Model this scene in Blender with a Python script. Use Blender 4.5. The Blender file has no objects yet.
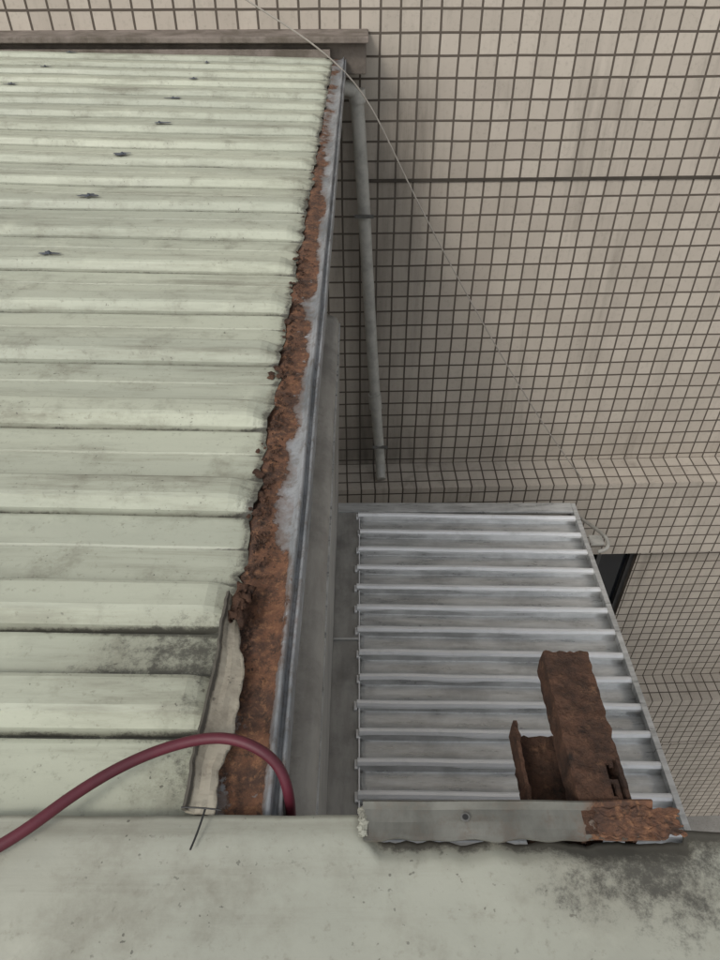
import bpy, bmesh, math, random
from mathutils import Vector, noise as mn
random.seed(7)
S=0.7; ZC=11.2
def V(x,y,h): return Vector((x*S,y*S,ZC-h*S))
scene=bpy.context.scene
scene.view_settings.view_transform='Standard'
scene.view_settings.look='None'
scene.view_settings.exposure=0

# ---------------------------------------------------------------- helpers
def empty(name,loc=(0,0,0),rot=(0,0,0)):
    e=bpy.data.objects.new(name,None); e.location=loc; e.rotation_euler=rot
    e.empty_display_size=.1
    scene.collection.objects.link(e); return e
def mesh(name,verts,faces,mat,parent=None,smooth=False,wear_shade=None,solid=0,bevel=0,off=-1):
    me=bpy.data.meshes.new(name)
    me.from_pydata([tuple(v) for v in verts],[],faces); me.update()
    uv=me.uv_layers.new(name='UVMap')
    for p in me.polygons:
        n=p.normal; a=[abs(n.x),abs(n.y),abs(n.z)]; k=a.index(max(a))
        for li in p.loop_indices:
            c=me.vertices[me.loops[li].vertex_index].co
            uv.data[li].uv=((c.y,c.z),(c.x,c.z),(c.x,c.y))[k]
        p.use_smooth=smooth
    at=me.attributes.new('wear_shade','FLOAT','POINT')  # colour mix weight: dirt, rust, mould and, in places, painted shade
    if wear_shade is not None:
        at.data.foreach_set('value',[float(w) for w in wear_shade])
    me.materials.append(mat)
    o=bpy.data.objects.new(name,me); scene.collection.objects.link(o)
    if parent: o.parent=parent
    if solid:
        m=o.modifiers.new('t','SOLIDIFY'); m.thickness=solid; m.offset=off
    if bevel:
        m=o.modifiers.new('b','BEVEL'); m.width=bevel; m.segments=2; m.limit_method='ANGLE'
    return o
def box(name,x0,x1,y0,y1,h0,h1,mat,parent=None,bevel=0,conv=V):
    vs=[conv(x,y,h) for x in(x0,x1) for y in(y0,y1) for h in(h0,h1)]
    fs=[(0,1,3,2),(4,6,7,5),(0,4,5,1),(2,3,7,6),(0,2,6,4),(1,5,7,3)]
    o=mesh(name,vs,fs,mat,parent,bevel=bevel)
    bm=bmesh.new(); bm.from_mesh(o.data); bmesh.ops.recalc_face_normals(bm,faces=bm.faces); bm.to_mesh(o.data); bm.free()
    return o
def grid(name,us,vs_,fn,mat,parent=None,smooth=False,wear_shade=None,solid=0,skip=None,off=-1):
    verts=[];w=[]
    for v in vs_:
        for u in us:
            p=fn(u,v); verts.append(p)
            w.append(wear_shade(u,v) if wear_shade else 0)
    n=len(us); faces=[]
    for j in range(len(vs_)-1):
        for i in range(n-1):
            if skip and skip((us[i]+us[i+1])/2,(vs_[j]+vs_[j+1])/2): continue
            faces.append((j*n+i,j*n+i+1,(j+1)*n+i+1,(j+1)*n+i))
    return mesh(name,verts,faces,mat,parent,smooth,w,solid,off=off)
def tube(name,pts,r,mat,parent=None,nurbs=True):
    cu=bpy.data.curves.new(name,'CURVE'); cu.dimensions='3D'; cu.bevel_depth=r; cu.bevel_resolution=4
    cu.use_fill_caps=True
    if nurbs:
        s=cu.splines.new('NURBS'); s.points.add(len(pts)-1)
        for i,p in enumerate(pts): s.points[i].co=(*p,1)
        s.order_u=4; s.use_endpoint_u=True; s.resolution_u=12
    else:
        s=cu.splines.new('POLY'); s.points.add(len(pts)-1)
        for i,p in enumerate(pts): s.points[i].co=(*p,1)
    cu.materials.append(mat)
    o=bpy.data.objects.new(name,cu); scene.collection.objects.link(o)
    if parent:o.parent=parent
    return o
def lin(a,b,n): return [a+(b-a)*i/(n-1) for i in range(n)]
def nz(x,y=0,z=0,s=1): return mn.noise(Vector((x*s,y*s,z*s)))
def ss(a,b,x):
    t=max(0,min(1,(x-a)/(b-a))); return t*t*(3-2*t)

# ---------------------------------------------------------------- materials
class M:
    def __init__(s,name):
        s.m=bpy.data.materials.new(name); s.m.use_nodes=True
        s.nt=s.m.node_tree; s.b=s.nt.nodes['Principled BSDF']
        s.tc=s.nt.nodes.new('ShaderNodeTexCoord')
        s.at=s.nt.nodes.new('ShaderNodeAttribute'); s.at.attribute_name='wear_shade'
    def n(s,t,**k):
        n=s.nt.nodes.new(t)
        for a,b in k.items(): setattr(n,a,b)
        return n
    def l(s,a,b): s.nt.links.new(a,b)
    def noise(s,scale,detail=6,rough=.6,stretch=(1,1,1),seed=0,coord='Object'):
        mp=s.n('ShaderNodeMapping'); mp.inputs['Scale'].default_value=stretch; mp.inputs['Location'].default_value=(seed,seed*1.7,seed*.3)
        s.l(s.tc.outputs[coord],mp.inputs[0])
        t=s.n('ShaderNodeTexNoise'); t.inputs['Scale'].default_value=scale; t.inputs['Detail'].default_value=detail; t.inputs['Roughness'].default_value=rough
        s.l(mp.outputs[0],t.inputs['Vector']); return t.outputs['Fac']
    def ramp(s,src,a,b,ca=0.,cb=1.):
        r=s.n('ShaderNodeMapRange'); r.interpolation_type='SMOOTHSTEP'
        for i,v in zip((1,2,3,4),(a,b,ca,cb)): r.inputs[i].default_value=v
        s.l(src,r.inputs[0]); return r.outputs[0]
    def math(s,op,a,b=None):
        m=s.n('ShaderNodeMath',operation=op)
        for i,v in enumerate((a,b)):
            if v is None: continue
            if isinstance(v,(int,float)): m.inputs[i].default_value=v
            else: s.l(v,m.inputs[i])
        return m.outputs[0]
    def mix(s,f,a,b,mode='MIX'):
        m=s.n('ShaderNodeMix',data_type='RGBA',blend_type=mode)
        for i,v in ((0,f),(6,a),(7,b)):
            if isinstance(v,(int,float)): m.inputs[i].default_value=v
            elif isinstance(v,tuple): m.inputs[i].default_value=(*v,1)
            else: s.l(v,m.inputs[i])
        return m.outputs[2]
    def bump(s,src,strength,dist,prev=None):
        b=s.n('ShaderNodeBump'); b.inputs['Strength'].default_value=strength; b.inputs['Distance'].default_value=dist
        s.l(src,b.inputs['Height'])
        if prev: s.l(prev,b.inputs['Normal'])
        return b.outputs[0]
    def out(s,col=None,rough=None,metal=None,normal=None,spec=None):
        for k,v in (('Base Color',col),('Roughness',rough),('Metallic',metal),('Specular IOR Level',spec)):
            if v is None: continue
            if isinstance(v,tuple): s.b.inputs[k].default_value=(*v,1)
            elif isinstance(v,(int,float)): s.b.inputs[k].default_value=v
            else: s.l(v,s.b.inputs[k])
        if normal: s.l(normal,s.b.inputs['Normal'])
        return s.m

def painted(name,base,base2,dirt=(.12,.11,.085),stretch=(1,1,1),amount=.5):
    m=M(name)
    big=m.noise(1.6,4,.6,stretch)
    c=m.mix(m.ramp(big,.35,.65),base,base2)
    st=m.noise(5,8,.72,stretch,3)
    c=m.mix(m.math('MULTIPLY',m.ramp(st,.48,.78),amount),c,dirt)
    # run-off staining lengthwise along the sheet
    run=m.noise(14,7,.7,(.12,1.6,1),17)
    c=m.mix(m.math('MULTIPLY',m.ramp(run,.5,.75),amount*.55),c,dirt)
    blot=m.noise(11,7,.7,(1,1,1),21)
    c=m.mix(m.math('MULTIPLY',m.ramp(blot,.50,.74),amount*.65),c,dirt)
    pale=m.noise(8,6,.65,(1,1,1),31)
    c=m.mix(m.math('MULTIPLY',m.ramp(pale,.55,.72),.35),c,tuple(min(.8,x*1.22) for x in base))
    fine=m.noise(90,4,.7,(1,1,1),5)
    c=m.mix(m.math('MULTIPLY',m.ramp(fine,.56,.75),.35*amount+.14),c,dirt)
    sp=m.noise(150,2,.5,(1,1,1),41)
    c=m.mix(m.math('MULTIPLY',m.math('MULTIPLY',m.ramp(sp,.68,.72),m.ramp(blot,.45,.6)),.7),c,(.06,.055,.045))
    mo=m.noise(60,9,.85,(1,1,1),8); mo2=m.noise(9,6,.65,(1,1,1),11)
    f=m.math('ADD',m.math('MULTIPLY',m.math('SUBTRACT',mo,.5),2.4),m.math('MULTIPLY',m.math('SUBTRACT',mo2,.5),1.3))
    f=m.math('ADD',f,m.at.outputs['Fac'])
    f=m.math('MULTIPLY',m.ramp(f,.45,1.05),m.ramp(m.at.outputs['Fac'],.02,.35))
    c=m.mix(m.math('MULTIPLY',m.ramp(m.at.outputs['Fac'],.1,.9),.45),c,dirt)
    c=m.mix(m.math('MULTIPLY',f,.85),c,(.045,.042,.036))
    nb=m.bump(m.noise(7,5,.5,(1,1,1),2),.15,.02)
    nb=m.bump(fine,.12,.002,nb)
    return m.out(c,m.ramp(st,.3,.8,.42,.75),0,nb,.4)

MAT={}
MAT['roof']=painted('roof_paint',(.455,.475,.38),(.385,.405,.33),(.145,.135,.10),(.3,2.4,1),.85)
MAT['sheet']=painted('sheet_paint',(.425,.43,.36),(.35,.36,.305),(.17,.155,.12),(1,1,1),.65)
MAT['cream']=painted('cream_sheet',(.48,.445,.355),(.36,.33,.265),(.12,.10,.075),(2,2,2),.95)

def rustmat():
    m=M('rust')
    a=m.noise(22,8,.75); b=m.noise(70,6,.7,(1,1,1),4)
    c=m.mix(m.ramp(a,.35,.65),(.045,.030,.024),(.11,.06,.040))
    c=m.mix(m.math('MULTIPLY',m.ramp(b,.54,.74),.6),c,(.22,.125,.075))
    c=m.mix(m.ramp(m.noise(40,6,.7,(1,1,1),9),.58,.7),c,(.028,.022,.019))
    nb=m.bump(a,.7,.01); nb=m.bump(b,.9,.006,nb)
    return m.out(c,.95,0,nb,.15)
MAT['rust']=rustmat()
def gutmat(name='galvanised_rusting',g1=(.175,.188,.198),g2=(.33,.345,.36)):
    m=M(name)
    g=m.noise(12,6,.65,(1,.5,1)); 
    galv=m.mix(m.ramp(g,.35,.65),g1,g2)
    galv=m.mix(m.math('MULTIPLY',m.ramp(m.noise(40,7,.75,(1,1,1),14),.46,.68),.65),galv,(.12,.098,.078))
    a=m.noise(22,8,.75,(1,1,1),2); b=m.noise(95,7,.75,(1,1,1),4)
    r=m.mix(m.ramp(a,.38,.62),(.065,.038,.028),(.17,.082,.047))
    r=m.mix(m.math('MULTIPLY',m.ramp(b,.50,.66),.6),r,(.32,.165,.085))
    r=m.mix(m.math('MULTIPLY',m.ramp(m.noise(45,8,.8,(1,1,1),19),.50,.62),.85),r,(.038,.026,.02))
    edge=m.noise(12,9,.72,(1,.8,1),6)
    isl=m.noise(30,6,.7,(1,1,1),26)
    s=m.math('ADD',m.at.outputs['Fac'],m.math('MULTIPLY',m.math('SUBTRACT',edge,.5),1.9))
    s=m.math('SUBTRACT',s,m.math('MULTIPLY',m.ramp(isl,.58,.68),.45))
    f=m.ramp(s,.45,.55)
    halo=m.ramp(s,.15,.5)
    c=m.mix(m.math('MULTIPLY',halo,.6),galv,(.15,.09,.06))
    c=m.mix(f,c,r)
    h=m.math('ADD',m.math('MULTIPLY',f,.3),m.math('MULTIPLY',m.math('MULTIPLY',b,f),1.0))
    nb=m.bump(h,.6,.004)
    return m.out(c,m.ramp(f,0,1,.5,.95),m.ramp(f,0,1,.2,0),nb,.4)
MAT['gutter']=gutmat()
MAT['lip']=gutmat('grimy_lip_steel',(.095,.095,.083),(.17,.17,.15))
def galv(name,c1,c2,rough=.42,metal=.7,stretch=(.5,4,1),dirt=.5):
    m=M(name)
    a=m.noise(6,7,.65,stretch); b=m.noise(3,6,.65,(1,1,1),3)
    c=m.mix(m.ramp(a,.35,.65),c1,c2)
    c=m.mix(m.math('MULTIPLY',m.ramp(b,.42,.7),dirt),c,tuple(x*.5 for x in c1))
    f=m.math('ADD',m.math('MULTIPLY',m.noise(30,7,.75,(1,1,1),8),.9),m.at.outputs['Fac'])
    c=m.mix(m.math('MULTIPLY',m.ramp(f,.62,1.05),.85),c,(.08,.074,.065))
    nb=m.bump(a,.08,.01); nb=m.bump(b,.12,.03,nb)
    return m.out(c,m.ramp(a,.3,.7,rough-.08,rough+.15),metal,nb)
MAT['awn']=galv('awning_steel',(.50,.51,.505),(.72,.73,.72),.32,.4,(.5,3,1),dirt=.45)
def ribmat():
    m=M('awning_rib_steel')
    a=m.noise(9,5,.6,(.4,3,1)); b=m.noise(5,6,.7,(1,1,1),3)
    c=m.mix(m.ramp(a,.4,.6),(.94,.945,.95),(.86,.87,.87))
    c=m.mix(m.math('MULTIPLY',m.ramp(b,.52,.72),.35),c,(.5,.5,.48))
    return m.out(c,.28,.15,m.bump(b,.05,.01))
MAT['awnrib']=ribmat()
MAT['panel']=galv('cladding_steel',(.31,.30,.28),(.42,.41,.38),.5,.2,(2,.4,1),.6)
MAT['angle']=galv('dirty_angle_steel',(.13,.13,.12),(.22,.22,.21),.6,.4,(1,1,1),.7)

TILE=.119
def tilemat(name,c1,c2,grout):
    m=M(name)
    br=m.n('ShaderNodeTexBrick'); br.offset=0; br.squash=1
    br.inputs['Scale'].default_value=1; br.inputs['Brick Width'].default_value=TILE; br.inputs['Row Height'].default_value=TILE
    br.inputs['Mortar Size'].default_value=.0078; br.inputs['Mortar Smooth'].default_value=.3; br.inputs['Bias'].default_value=0
    br.inputs['Color1'].default_value=(*c1,1); br.inputs['Color2'].default_value=(*c2,1); br.inputs['Mortar'].default_value=(*grout,1)
    wn=m.n('ShaderNodeTexNoise'); wn.inputs['Scale'].default_value=2.2; wn.inputs['Detail'].default_value=2
    m.l(m.tc.outputs['UV'],wn.inputs['Vector'])
    sub=m.n('ShaderNodeVectorMath',operation='SUBTRACT'); m.l(wn.outputs['Color'],sub.inputs[0]); sub.inputs[1].default_value=(.5,.5,.5)
    sc=m.n('ShaderNodeVectorMath',operation='SCALE'); m.l(sub.outputs[0],sc.inputs[0]); sc.inputs['Scale'].default_value=.012
    ad=m.n('ShaderNodeVectorMath',operation='ADD'); m.l(m.tc.outputs['UV'],ad.inputs[0]); m.l(sc.outputs[0],ad.inputs[1])
    m.l(ad.outputs[0],br.inputs['Vector'])
    c=br.outputs['Color']
    big=m.noise(.9,5,.6); streak=m.noise(3.5,6,.7,(1.6,1.6,.18),4)
    c=m.mix(m.math('MULTIPLY',m.ramp(big,.4,.7),.18),c,(.20,.17,.14))
    c=m.mix(m.math('MULTIPLY',m.ramp(streak,.5,.75),.35),c,(.13,.112,.09))
    fine=m.noise(45,5,.7,(1,1,1),7)
    c=m.mix(m.math('MULTIPLY',m.ramp(fine,.5,.75),.25),c,(.14,.12,.095))
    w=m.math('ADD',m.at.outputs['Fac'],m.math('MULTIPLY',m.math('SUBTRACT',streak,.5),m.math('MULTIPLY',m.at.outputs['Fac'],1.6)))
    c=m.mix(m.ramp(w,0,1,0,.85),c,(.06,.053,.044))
    inv=m.math('SUBTRACT',1,br.outputs['Fac'])
    nb=m.bump(inv,.6,.005); nb=m.bump(m.noise(10,3,.5,(1,1,1),1),.12,.01,nb)
    return m.out(c,m.ramp(br.outputs['Fac'],0,1,.38,.95),0,nb,.4)
MAT['tile']=tilemat('glazed_wall_tiles',(.535,.48,.41),(.455,.405,.345),(.10,.082,.066))
def conc(name,c1,c2):
    m=M(name); a=m.noise(5,8,.7); b=m.noise(40,5,.7,(1,1,1),3)
    c=m.mix(m.ramp(a,.35,.65),c1,c2); c=m.mix(m.math('MULTIPLY',m.ramp(b,.5,.7),.3),c,(.07,.06,.05))
    return m.out(c,.9,0,m.bump(b,.4,.005),.2)
MAT['conc']=conc('weathered_concrete',(.20,.17,.145),(.12,.105,.09))
MAT['ground']=conc('ground_concrete',(.34,.33,.31),(.28,.27,.25))
MAT['band']=conc('stained_flashing',(.24,.205,.18),(.13,.11,.09))
MAT['seam']=conc('seal_dark',(.05,.043,.036),(.075,.065,.053))
def plain(name,c,r=.5,metal=0,var=.3):
    m=M(name); a=m.noise(14,6,.65)
    col=m.mix(m.math('MULTIPLY',m.ramp(a,.35,.7),var),c,tuple(x*.4 for x in c))
    return m.out(col,r,metal,m.bump(a,.1,.003))
MAT['pvc']=plain('pvc_grey',(.44,.43,.39),.5,0,.5)
MAT['hose']=plain('hose_rubber',(.10,.013,.025),.55,0,.6)
MAT['cable']=plain('cable_light',(.36,.33,.29),.6)
MAT['black']=plain('cable_black',(.02,.02,.02),.5)
MAT['glass']=plain('dark_glass',(.012,.014,.018),.12,0,.1)
MAT['frame']=plain('window_frame',(.10,.10,.10),.4,.5)
MAT['mark']=plain('worn_zinc_mark',(.11,.125,.15),.6,.2,.8)

# ---------------------------------------------------------------- ground
mesh('ground',[(-150,-150,0),(150,-150,0),(150,150,0),(-150,150,0)],[(0,1,2,3)],MAT['ground'])

# ---------------------------------------------------------------- tiled building
D=6.9
bld=empty('tiled_building',(0,D*S,0),(0,0,math.radians(2.0)))
def W(x,y,h): return Vector((x*S,y*S,ZC-h*S))
wx0,wx1,wh0,wh1=2.9,4.05,7.3,8.9
xs=sorted(set(lin(-12,12,97)+[wx0,wx1])); hs=sorted(set(lin(-8,16,121)+[wh0,wh1]))
def wwear_shade(x,h):
    a=ss(1.0,.15,abs(x-.12))*ss(.6,1.6,h)*.5  # around the pipe: stains plus occlusion shade painted into the tile colour
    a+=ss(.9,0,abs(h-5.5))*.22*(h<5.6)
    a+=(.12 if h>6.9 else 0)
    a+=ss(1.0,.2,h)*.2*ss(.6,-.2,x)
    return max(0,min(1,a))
grid('tiled_wall',xs,hs,lambda x,h:W(x,0,h),MAT['tile'],bld,wear_shade=wwear_shade,skip=lambda x,h:wx0<x<wx1 and wh0<h<wh1)
def ledge(nm,h0,h1,dep):
    prof=[(.08,h0-.03),(-dep,h0),(-dep,h1),(.08,h1)]
    xx=lin(-12,12,97); vs=[];ws=[];fs=[]
    for x in xx:
        for (y,h) in prof:
            vs.append(W(x,y,h)); ws.append(.05+.2*ss(1.8,.2,abs(x-.5))+ .15*(y>-.1))
    for i in range(len(xx)-1):
        for k in range(3):
            fs.append((i*4+k,(i+1)*4+k,(i+1)*4+k+1,i*4+k+1))
    o=mesh(nm,vs,fs,MAT['tile'],bld,wear_shade=ws)
    bm=bmesh.new(); bm.from_mesh(o.data)
    bmesh.ops.recalc_face_normals(bm,faces=bm.faces); bm.to_mesh(o.data); bm.free()
ledge('upper_ledge',5.55,6.8,.47)
ledge('lower_ledge',10.4,11.8,.5)
box('expansion_joint',.0,12,-.012,.02,2.05,2.08,MAT['seam'],bld,conv=W)
box('window_glass',wx0,wx1,.16,.2,wh0,wh1,MAT['glass'],bld,conv=W)
for k,(a,b,c,d) in enumerate([(wx0,wx0+.06,wh0,wh1),(wx1-.06,wx1,wh0,wh1),(wx0+.06,wx1-.06,wh0,wh0+.06),(wx0+.06,wx1-.06,wh1-.06,wh1),(3.5,3.56,wh0+.06,wh1-.06)]):
    box('window_frame_%d'%k,a,b,.08,.17,c,d,MAT['frame'],bld,conv=W)
for k,(a,b,c,d) in enumerate([(wx0-.03,wx0,wh0,wh1),(wx1,wx1+.03,wh0,wh1),(wx0-.03,wx1+.03,wh0-.03,wh0),(wx0-.03,wx1+.03,wh1,wh1+.03)]):
    box('window_reveal_%d'%k,a,b,.004,.25,c,d,MAT['conc'],bld,conv=W)
band=empty('roof_end_sill')
box('sill_cap',-9,.07,6.45,7.4,.84,.885,MAT['band'],band,bevel=.006)
box('sill_body',-9,.05,6.56,7.4,.887,1.12,MAT['conc'],band,bevel=.006)
box('sill_flashing',-9,-.24,6.48,6.555,.93,.99,MAT['band'],band,bevel=.003)

# ---------------------------------------------------------------- corrugated roof
roof=empty('corrugated_metal_roof')
prof=[]
ribs=[.568]+[.77+.305*k for k in range(0,19)]
y=.425; prof.append((y,0.0))
for i,L in enumerate(ribs):
    nxt=ribs[i+1] if i+1<len(ribs) else L+.305
    g=-.016-.010*random.random()
    prof+=[(L-.012,0),(L-.003,-.002),(L+.001,g),(L+.010,g),(L+.013,.002),(L+.028,.026),(L+.038,.030),(L+.088,.030),(L+.096,.027),(L+.112,.001)]
    if nxt-L>.25:
        prof+=[(L+.16,.0),(L+.205,.0),(L+.209,-.004),(L+.214,.0),(L+.26,.0)]
prof=[p for p in prof if p[0]<6.53]+[(6.53,0)]
xs=[-9,-7,-5,-4]+lin(-3.2,-.5,28)+[-.42,-.36,-.31,-.28,-.26,-.245,-.235,-.226,-.218]
def jagf(yy): return nz(yy*9,3,1)*.016+nz(yy*37,1,5)*.013+nz(yy*90,2,5)*.006-.006*ss(3.5,2.2,yy)
def roofH(x): return 1+.02*(x+.22)
dense=[]
for a,b in zip(prof[:-1],prof[1:]):
    k=max(1,int((b[0]-a[0])/.02))
    for q in range(k):
        t=q/k; dense.append((a[0]+(b[0]-a[0])*t,a[1]+(b[1]-a[1])*t,))
dense.append(prof[-1]); prof=dense
verts=[];wear_shade=[];faces=[]
n=len(xs)
for j,(yy,hh) in enumerate(prof):
    jag=jagf(yy)
    for i,x in enumerate(xs):
        t=ss(-.28,-.218,x)
        xx=x+jag*t
        d=nz(x*1.3,yy*1.6,0)*.006+nz(x*6,yy*5,3)*.0020
        droop=t*(.002+.008*nz(yy*12,9,2))
        wob=nz(x*1.1,yy*.7,8)*.004
        hv=hh*(1-.55*t) if hh>0 else hh*(1-t)
        verts.append(V(xx,yy+wob,roofH(x)-hv+d*(1-.7*t)+droop))
        w=0
        w+=.75*ss(.22,.02,math.hypot((x+.36)*.9,(yy-.72)*1.6))
        w+=.30*ss(-.34,-.24,x)+.55*ss(-.245,-.222,x)
        if hh<-.006: w+=1.0  # lap grooves: groove shadow painted into the sheet colour along with grime
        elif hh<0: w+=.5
        w+=.24*ss(.66,.45,yy)+.16*max(0,nz(x*.9,yy*1.1,4))*2
        w+=.18*max(0,nz(x*3,yy*1.1,14))+.08*ss(2,4.5,yy)
        for L in ribs:
            if abs(yy-(L+.112))<.004: w+=.4
        wear_shade.append(w)
for j in range(len(prof)-1):
    for i in range(n-1):
        faces.append((j*n+i,j*n+i+1,(j+1)*n+i+1,(j+1)*n+i))
mesh('roof_sheet',verts,faces,MAT['roof'],roof,False,wear_shade,.0035)
sv=[];sf=[]
mv=[];mf=[]
for X in (-1.12,-2.25,-3.4):
    for k in range(-1,20,2):
        L=.77+.305*k+.06+ (0.305 if X==-2.25 else 0)
        if L<1.9 or L>6.4: continue
        x=X+random.uniform(-.04,.04)
        h=roofH(x)-.030
        nn=15; b=len(mv); R=random.uniform(.035,.055)
        mv.append(V(x,L,h-.008))
        for a in range(nn):
            r=R*random.uniform(.3,1.2); an=a*2*math.pi/nn
            mv.append(V(x+math.cos(an)*r*1.2,L+math.sin(an)*r*.6,h-.0075))
        for a in range(nn): mf.append((b,b+1+a,b+1+(a+1)%nn))
        b=len(sv)
        for (r,dz) in ((.009,.006),(.009,.010),(.005,.011),(.005,.015)):
            for a in range(6):
                an=a*math.pi/3; sv.append(V(x+math.cos(an)*r,L+math.sin(an)*r,h-dz))
        for q in range(3):
            for a in range(6): sf.append((b+q*6+a,b+q*6+(a+1)%6,b+(q+1)*6+(a+1)%6,b+(q+1)*6+a))
        sf.append(tuple(b+18+a for a in range(6)))
mesh('scuff_marks',mv,mf,MAT['mark'],roof)
mesh('roof_screws',sv,sf,MAT['mark'],roof)
tr=lin(.44,.83,60); tx=[0,.06,.12,.3,.5,.7,.88,1]
def trim(u,v):
    wdt=.034*ss(.90,.60,v)*(.75+.25*ss(.45,.6,v))+.012
    x0=-.236-.006*ss(.66,.45,v)+nz(v*14,2,2)*.005+nz(v*60,2,2)*.003
    x=x0+u*wdt*(1+nz(v*11,5,5)*.25)+(nz(v*45,8,1)*.004 if u==1 else 0)
    h=.968+.014*u-.012*ss(.2,.0,u)+nz(v*12,u*2,1)*.007+nz(v*40,u*7,1)*.002
    return V(x,v,h)
grid('edge_trim',tx,tr,trim,MAT['cream'],roof,False,lambda u,v:.15+.9*(u<.08)+.45*ss(.60,.83,v)+.5*(u==1)+.3*max(0,nz(v*12,u*2,3)),.004)
def curl(u,v):
    a=u*3.9
    r=.014*(1-.35*u)+nz(u*9,v*9,1)*.005
    return V(-.220+v*.010+math.cos(a)*r+nz(u*6,v*7,2)*.010, .765+v*.085+nz(v*9,u*4,6)*.018, .975-math.sin(a)*r*1.1)
grid('torn_flap',lin(0,1,14),lin(0,1,14),curl,MAT['rust'],roof,True,lambda u,v:.55,.003)

# ---------------------------------------------------------------- gutter
gut=empty('rusty_rain_gutter')
sec=[(-.268,1.04),(-.252,1.03),(-.240,1.018),(-.230,1.010),(-.220,1.005),(-.210,1.003),(-.201,1.003),(-.193,1.004),(-.184,1.005),(-.175,1.007),(-.165,1.008),(-.155,1.006),(-.146,1.004),(-.139,1.0),(-.136,.992),(-.131,.988),(-.128,.992),(-.127,1.012),(-.121,1.016),(-.118,1.006),(-.113,1.004),(-.111,1.012),(-.111,1.06),(-.118,1.12),(-.125,1.16),(-.16,1.17),(-.26,1.17)]
ys=lin(.40,6.53,620)
def gw(si,yy):
    x=sec[si][0]
    near=ss(1.0,.80,yy)
    mid=ss(4.2,3.0,yy)
    lr=ss(-.132,-.196,x+nz(yy*3.2,1,1)*.05+nz(yy*8,1,4)*.03)
    w=near*(.58+.4*ss(-.12,-.15,x))+(1-near)*mid*(.18+.74*lr)+(1-near)*(1-mid)*(.38*lr+.08)
    if yy<.70: w-=(.28+.25*ss(-.17,-.21,x))*ss(.71,.58,yy)
    if si>=13: w-=.32
    return w
vs=[];ws=[];fs=[];n=len(sec)
for yy in ys:
    for i,(x,h) in enumerate(sec):
        w=gw(i,yy); k=max(0,min(1,w*1.4))
        dh=(nz(x*60,yy*18,1)*.0035+nz(x*120,yy*60,4)*.0025)*k if i<12 else nz(0,yy*3,2)*.003
        dx=nz(i*.1,yy*2.2,7)*.003+nz(3,yy*9,7)*.0012
        vs.append(V(x+dx,yy,h-dh)); ws.append(w)
for j in range(len(ys)-1):
    for i in range(n-1):
        fs.append((j*n+i,j*n+i+1,(j+1)*n+i+1,(j+1)*n+i))
mesh('gutter_body',vs,fs,MAT['gutter'],gut,True,ws,.003)
fv=[];ff=[]
for k in range(420):
    yy=.62+random.random()**1.6*1.9; x=-.212+abs(random.gauss(0,.014))
    r=random.uniform(.0015,.0055); b=len(fv)
    for a in range(5):
        an=a*2*math.pi/5+random.random(); fv.append(V(x+math.cos(an)*r,yy+math.sin(an)*r*1.4,.998-random.random()*.005))
    ff.append(tuple(range(b,b+5)))
mesh('rust_flakes',fv,ff,MAT['rust'],gut)
# swollen rust scale clinging to the cut edge of the sheets
bm=bmesh.new()
spots=[]
for c in (.82,1.12,1.20,1.42,1.66,1.95,2.4):
    for q in range(random.randint(3,6)): spots.append((c+random.gauss(0,.03),-.223+random.gauss(.0,.009),random.uniform(.003,.009)))
for q in range(60): 
    yy=.62+random.random()**1.3*2.9; spots.append((yy,-.220+jagf(yy)+random.gauss(.0,.004),random.uniform(.002,.005)))
for yy,x,r in spots:
    res=bmesh.ops.create_icosphere(bm,subdivisions=2,radius=1)
    c=V(x,yy,.996); o=random.random()*50
    for v in res['verts']:
        k=1+.7*nz(v.co.x*1.5+o,v.co.y*1.5,v.co.z*1.5)
        v.co=c+Vector((v.co.x*r*1.2*k,v.co.y*r*1.6*k,v.co.z*r*.35*k))*S
me=bpy.data.meshes.new('rust_scale'); bm.to_mesh(me); bm.free(); me.materials.append(MAT['rust'])
o=bpy.data.objects.new('rust_scale',me); scene.collection.objects.link(o); o.parent=gut

# ---------------------------------------------------------------- shed wall + cladding box
shed=empty('shed_side_wall')
box('shed_wall',-.70,-.6,-1,6.5,1.18,16,MAT['panel'],shed)
clad=empty('sheet_metal_cladding')
sec2=[(-.598,2.88),(-.45,2.885),(-.30,2.90),(-.24,2.915),(-.205,2.94),(-.19,2.98),(-.187,3.06),(-.20,3.6),(-.215,4.2),(-.24,5.0),(-.25,5.28)]
ys=lin(.8,5.8,60); vs=[];fs=[];ws=[];n=len(sec2)
for yy in ys:
    for i,(x,h) in enumerate(sec2):
        vs.append(V(x+nz(yy*.8,h,3)*.008,yy,h+nz(yy*1.2,x*3,1)*.015))
        ws.append(.02+.2*ss(-.25,-.4,x)+.3*max(0,nz(yy*1.1,i*.3,2))+.15*(i==5))
for j in range(len(ys)-1):
    for i in range(n-1): fs.append((j*n+i,j*n+i+1,(j+1)*n+i+1,(j+1)*n+i))
b=(len(ys)-1)*n; e=len(vs)
vs.append(V(-.598,5.8,5.28)); ws.append(.2)
fs.append(tuple([b+i for i in range(n)]+[e]))
mesh('cladding_skin',vs,fs,MAT['panel'],clad,True,ws,.003)
box('cladding_seam',-.192,-.18,.8,5.8,2.985,3.0,MAT['awn'],clad)

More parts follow.
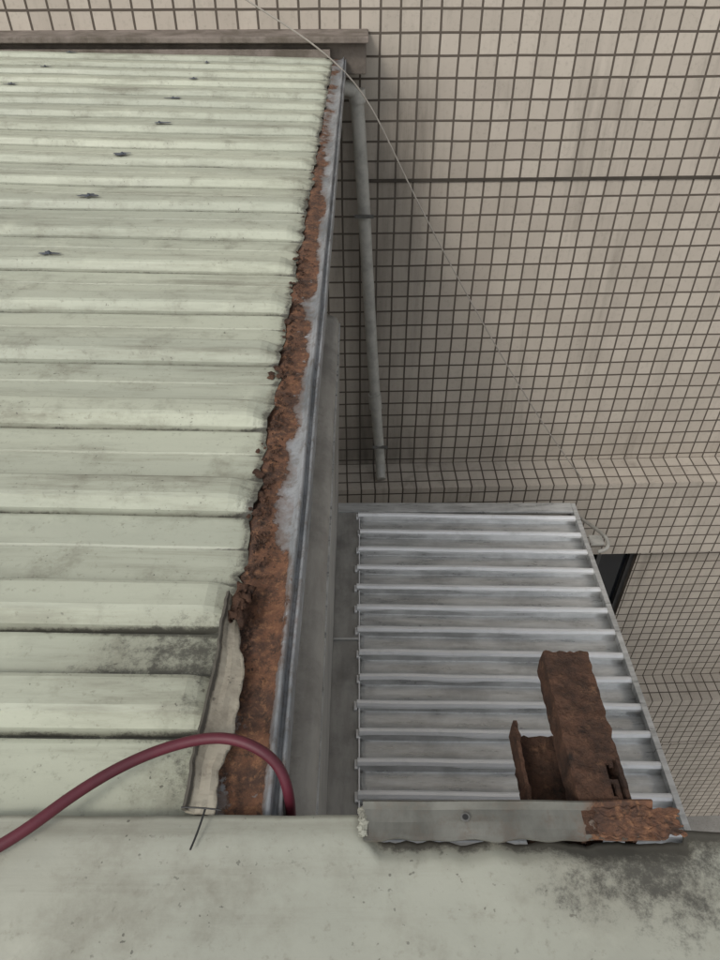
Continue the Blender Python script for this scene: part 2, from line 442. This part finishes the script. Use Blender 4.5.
# ---------------------------------------------------------------- awning
awn=empty('corrugated_metal_awning')
AH=5.3
def ah(x): return AH+.022*x
pitch=.262
Y1=5.80
yr=[Y1-.14-pitch*k for k in range(17)]
pr=[(Y1,0)]
for c in yr:
    pr+=[(c+.045,0),(c+.030,.045),(c+.012,.052),(c-.012,.052),(c-.030,.045),(c-.045,.0),(c-.052,-.005),(c-.075,.002),(c-.14,.008)]
pr.append((yr[-1]-.2,0))
xs=[-.01,.05]+lin(.2,2.40,16)
vs=[];ws=[];fs=[];n=len(xs)
for (yy,hh) in pr:
    for i,x in enumerate(xs):
        vs.append(V(x,yy+nz(x,yy*2,1)*.006,ah(x)-hh+nz(x*2,yy*2,0)*.008+nz(x*5,yy*4,7)*.003))
        ws.append(.0+.22*(hh<0)+.12*(x<.1)+.24*max(0,nz(x*2,yy*3,5)))  # creases beside the ribs get painted shade; the noise term is patchy dirt
for j in range(len(pr)-1):
    for i in range(n-1): fs.append((j*n+i,(j+1)*n+i,(j+1)*n+i+1,j*n+i+1))
mesh('awning_sheet',vs,fs,MAT['awn'],awn,True,ws,.003)
for k,c in enumerate(yr):
    e0=random.uniform(-.015,.02)
    vs=[];fs=[]
    sc=[(.036,.030),(.030,.056),(.012,.068),(-.010,.068),(-.030,.052),(-.034,.028)]
    xx=[-.02+e0,.04]+lin(.3,2.41,9)
    for x in xx:
        for (dy,dh) in sc: vs.append(V(x,c+dy+nz(x*1.4,k,3)*.010,ah(x)-dh+nz(x*2.4,k,8)*.006))
    m=len(sc)
    for i in range(len(xx)-1):
        for q in range(m-1): fs.append((i*m+q,i*m+q+1,(i+1)*m+q+1,(i+1)*m+q))
    fs.append(tuple(range(m))); fs.append(tuple(range((len(xx)-1)*m,len(xx)*m)))
    mesh('rib_cap_%d'%k,vs,fs,MAT['awnrib'],awn)
    box('rib_clip_%d'%k,-.045+e0,-.018+e0,c-.05,c+.03,ah(0)-.035,ah(0)-.004,MAT['awnrib'],awn,bevel=.003)
grid('awning_side_flashing',[-.262,-.255,-.16,-.05,.0],lin(1.4,5.79,50),lambda x,y:V(x,y,ah(0)-.012-(.03 if x<-.258 else 0)+nz(x*5,y*2,1)*.006),MAT['panel'],awn,False,lambda x,y:.05+.3*max(0,nz(x*8,y*2)),.003)
box('flashing_rib',-.012,.0,1.4,5.69,ah(0)-.03,ah(0)-.014,MAT['awnrib'],awn)
box('flashing_joint',-.26,-.014,3.98,4.0,ah(0)-.028,ah(0)-.014,MAT['awn'],awn)
box('awning_head_flashing',-.26,2.395,5.73,5.88,ah(1)-.05,ah(1)-.02,MAT['awn'],awn,bevel=.004)
mesh('awning_edge_trim',[V(x,y,h) for y in (1.4,5.88) for (x,h) in ((2.40,ah(2.4)-.075),(2.45,ah(2.4)-.075),(2.455,ah(2.4)+.08),(2.40,ah(2.4)+.08))],
 [(0,1,5,4),(1,2,6,5),(2,3,7,6),(3,0,4,7),(0,3,2,1),(4,5,6,7)],MAT['awn'],awn,bevel=.003)
box('bracket_plate',2.46,2.60,5.2,5.34,5.25,5.28,MAT['pvc'],awn,bevel=.005)
tube('bracket_loop',[V(2.5,5.1,5.26),V(2.62,5.12,5.26),V(2.66,5.25,5.24),V(2.6,5.4,5.24),V(2.6,6.45,5.9)],.014,MAT['pvc'],awn)
for k,yy in enumerate((1.6,3.6,5.6)):
    box('awning_bearer_%d'%k,-.58,2.38,yy,yy+.08,AH+.09,AH+.17,MAT['angle'],awn)

# ---------------------------------------------------------------- near sheet roofing under the camera
near=empty('near_roof_sheet')
NH=.967
def nedge(x):
    e=.437+nz(x*14,2,3)*.003
    if x>.0: e=.437-.034*ss(.0,.03,x)+nz(x*25,1,2)*.006+nz(x*70,1,2)*.003
    if x>.44: e=.420-.02*ss(.44,.7,x)+nz(x*20,1,2)*.004
    return e
us=lin(-3,-.7,8)+lin(-.62,.62,170)+lin(.7,3,8)
vs_=[-.8,-.4,-.1,.05]+lin(.12,1,50)
def nf(u,v):
    if v<.1: yy=v
    else: yy=.1+(nedge(u)-.1)*(v-.12)/.88
    h=NH+nz(u*2.2,yy*2.2,2)*.007+nz(u*8,yy*8,6)*.0030
    h+=.006*ss(.9,1,v)*(1 if u<0 else 2)
    return V(u,yy,h)
def nw(u,v):
    yy=.1+(nedge(u)-.1)*(v-.12)/.88
    w=0
    w+=.38*ss(.15,.0,math.hypot((u-.34)*.75,(yy-.36)*1.5))
    w+=.46*ss(.32,.03,math.hypot((u-.38)*.8,(yy-.37)))
    w+=.7*ss(.94,1,v)*(.25+.75*ss(-.02,.05,u))
    w+=.35*ss(.10,0,abs(u-.04))*ss(.78,1,v)
    w+=.18*max(0,nz(u*5,yy*5,9))
    w+=.25*ss(.88,1,v)*ss(.0,.1,u)
    return w
grid('sheet',us,vs_,nf,MAT['sheet'],near,True,nw,.004)
def ang(u,v):
    y=.398+.045*v+nz(u*9,v,1)*.003*(v>.5)+nz(u*30,v,4)*.004*(v<.2)
    h=.957-.004*v+nz(u*10,v*2,4)*.003 - .008*ss(.85,1.0,v)
    return V(u,y,h)
grid('lip_angle',lin(.004,.40,110),[0,.1,.3,.5,.7,.85,.93,1.0],ang,MAT['lip'],near,False,lambda u,v:.05+.62*ss(.27,.35,u)+.15*ss(.3,0,v)-.05,.003)
def disc(nm,x,y,h,r,mat,par):
    vv=[V(x+math.cos(a*math.pi/8)*r,y+math.sin(a*math.pi/8)*r,h) for a in range(16)]
    mesh(nm,vv,[tuple(range(16))],mat,par)
mesh('bolt_ring',[V(.142+math.cos(a*math.pi/8)*r,.424+math.sin(a*math.pi/8)*r*.9,.949) for r in (.0065,.004) for a in range(16)],[(a,(a+1)%16,16+(a+1)%16,16+a) for a in range(16)],MAT['angle'],near,solid=.001)
disc('bolt_hole',.142,.424,.9485,.004,MAT['black'],near)
def chip(u,v):
    return V(-.002+u*.012+nz(v*8,u*3,2)*.006,.402+v*.038+nz(u*6,v*3,5)*.004,.955-.002*math.sin(u*3.14)+nz(u*9,v*9,2)*.002)
grid('paint_chip',lin(0,1,6),lin(0,1,14),chip,MAT['sheet'],near,False,lambda u,v:.5+.3*(v>.6),.002)
tube('black_line',[V(-.212,.438,.955),V(-.216,.41,.957),V(-.223,.385,.957)],.001,MAT['black'],near)  # thin black lines at the edge of the near sheet
tube('black_line_end',[V(-.245,.44,.955),V(-.21,.438,.952),V(-.19,.436,.955)],.0008,MAT['black'],near)
def rl(u,v):
    return V(.318+u*.112+nz(v*7,u*2,3)*.014*(1 if u>.5 else .5),.400+v*.037+nz(u*9,v*3,1)*.008,.951-.002*math.sin(u*3.1)+nz(u*14,v*9,6)*.002)
grid('rusted_plate',lin(0,1,60),lin(0,1,20),rl,MAT['lip'],near,False,lambda u,v:.95,solid=.002)
par=empty('parapet_wall')
box('parapet_body',-3,3,-.6,.33,1.0,16,MAT['conc'],par)

# ---------------------------------------------------------------- rusty steel channels
def channel(name,x0,w,y0,y1,h,dep,flip=False,ragged=.01):
    e=empty(name)
    if not flip: sec=[(0,dep)]+[(0,dep*.5)]+[(t*w,0) for t in lin(0,1,14)]+[(w,dep*.5),(w,dep)]
    else: sec=[(0,0),(0,dep*.5)]+[(t*w,dep) for t in lin(0,1,14)]+[(w,dep*.5),(w,dep*.2)]
    yy=lin(0,1,60); vs=[];fs=[];n=len(sec)
    for v in yy:
        for i,(dx,dh) in enumerate(sec):
            end=y1+nz(i*.9,3+x0*9,2)*ragged
            y=y0+(end-y0)*v
            r=nz(dx*70+x0*30,y*50,dh*60)*.003+nz(dx*160,y*120,2)*.0018
            ex=(nz(y*60,i,3)*.004 if dx in (0,w) else 0)
            xx=x0+dx+r*.5+ex
            vs.append(V(xx,y,h+dh+r))
    for j in range(len(yy)-1):
        for i in range(n-1):
            cx=sec[i][0]/w; cy=yy[j]
            if not flip and cx>.66 and .14<cy<.36 and nz(cx*6,cy*12,3)>-.08 and i<n-3: continue
            fs.append((j*n+i,j*n+i+1,(j+1)*n+i+1,(j+1)*n+i))
    mesh('channel_section',vs,fs,MAT['rust'],e,False,None,.004)
    return e
channel('rusty_steel_channel',.302,.074,.405,.697,.955,.055,False,.006)
channel('rusty_steel_channel',.250,.085,.405,.602,1.005,.05,True,.005)

# ---------------------------------------------------------------- hose
k=.94
hp=[(-.80,.30,1.02),(-.62,.345,1.01),(-.49,.402,1),(-.433,.467,1),(-.36,.525,1),(-.278,.562,1),(-.205,.570,.995),(-.148,.548,1)]
hp=[(x*k,y*k,h*k) for x,y,h in hp]+[(-.112,.500,.965),(-.100,.470,1.0),(-.104,.463,1.08),(-.12,.45,1.3),(-.14,.43,1.9)]
tube('red_rubber_hose',[V(*p) for p in hp],.0056,MAT['hose'])

# ---------------------------------------------------------------- drain pipe
dp=empty('drain_pipe')
pp=[(-.03,6.72,1.30),(.03,6.74,2.1),(.06,6.74,2.68),(.12,6.74,3.6),(.175,6.72,4.45),(.225,6.72,5.0),(.25,6.68,5.35)]
tube('pipe',[V(*p) for p in pp],.043,MAT['pvc'],dp)
tube('pipe_outlet',[V(.25,6.68,5.33),V(.255,6.62,5.42),V(.26,6.54,5.47)],.040,MAT['pvc'],dp)
tube('pipe_coupling',[V(.166,6.72,4.35),V(.184,6.72,4.55)],.051,MAT['pvc'],dp,False)
tube('pipe_collar',[V(-.03,6.72,1.26),V(-.02,6.72,1.36)],.051,MAT['pvc'],dp,False)
tube('pipe_inlet',[V(-.22,6.6,1.22),V(-.1,6.68,1.22),V(-.03,6.72,1.3)],.04,MAT['pvc'],dp)
for q,(x,h) in enumerate(((.04,2.3),(.24,5.05))):
    box('pipe_strap_%d'%q,x-.09,x+.09,6.64,6.66,h,h+.03,MAT['angle'],dp)
tube('overhead_wire',[V(-1.6,6.0,.1),V(-.82,6,.557),V(-.45,6,.75),V(-.113,6,.99),V(.117,6,1.26),V(.42,6,1.87),V(1.136,6,3.06),V(1.97,6,4.34),V(2.6,6.2,5.2)],.0042,MAT['cable'])

# ---------------------------------------------------------------- light
w=bpy.data.worlds.new('World'); scene.world=w; w.use_nodes=True
nt=w.node_tree; bg=nt.nodes['Background']
sky=nt.nodes.new('ShaderNodeTexSky'); sky.sky_type='NISHITA'; sky.sun_disc=False
d=Vector((.57,.85,-1.0)).normalized()
sky.sun_elevation=math.asin(-d.z); sky.sun_rotation=math.atan2(-d.x,-d.y)
sky.dust_density=3; sky.air_density=1.5
hs_=nt.nodes.new('ShaderNodeHueSaturation'); hs_.inputs['Saturation'].default_value=.22
nt.links.new(sky.outputs[0],hs_.inputs['Color']); nt.links.new(hs_.outputs[0],bg.inputs[0])
bg.inputs[1].default_value=.15
sl=bpy.data.lights.new('sun','SUN'); sl.energy=1.05; sl.angle=math.radians(12); sl.color=(1,.95,.88)
so=bpy.data.objects.new('sun',sl); scene.collection.objects.link(so); so.rotation_euler=d.to_track_quat('-Z','Y').to_euler(); so.location=(0,0,20)

# ---------------------------------------------------------------- camera
cam=bpy.data.cameras.new('camera'); co=bpy.data.objects.new('camera',cam); scene.collection.objects.link(co)
cam.sensor_fit='VERTICAL'; cam.sensor_height=36; cam.lens=26; cam.clip_start=.02; cam.clip_end=500
co.location=(0,0,ZC); co.rotation_euler=(math.radians(50),0,0)
scene.camera=co
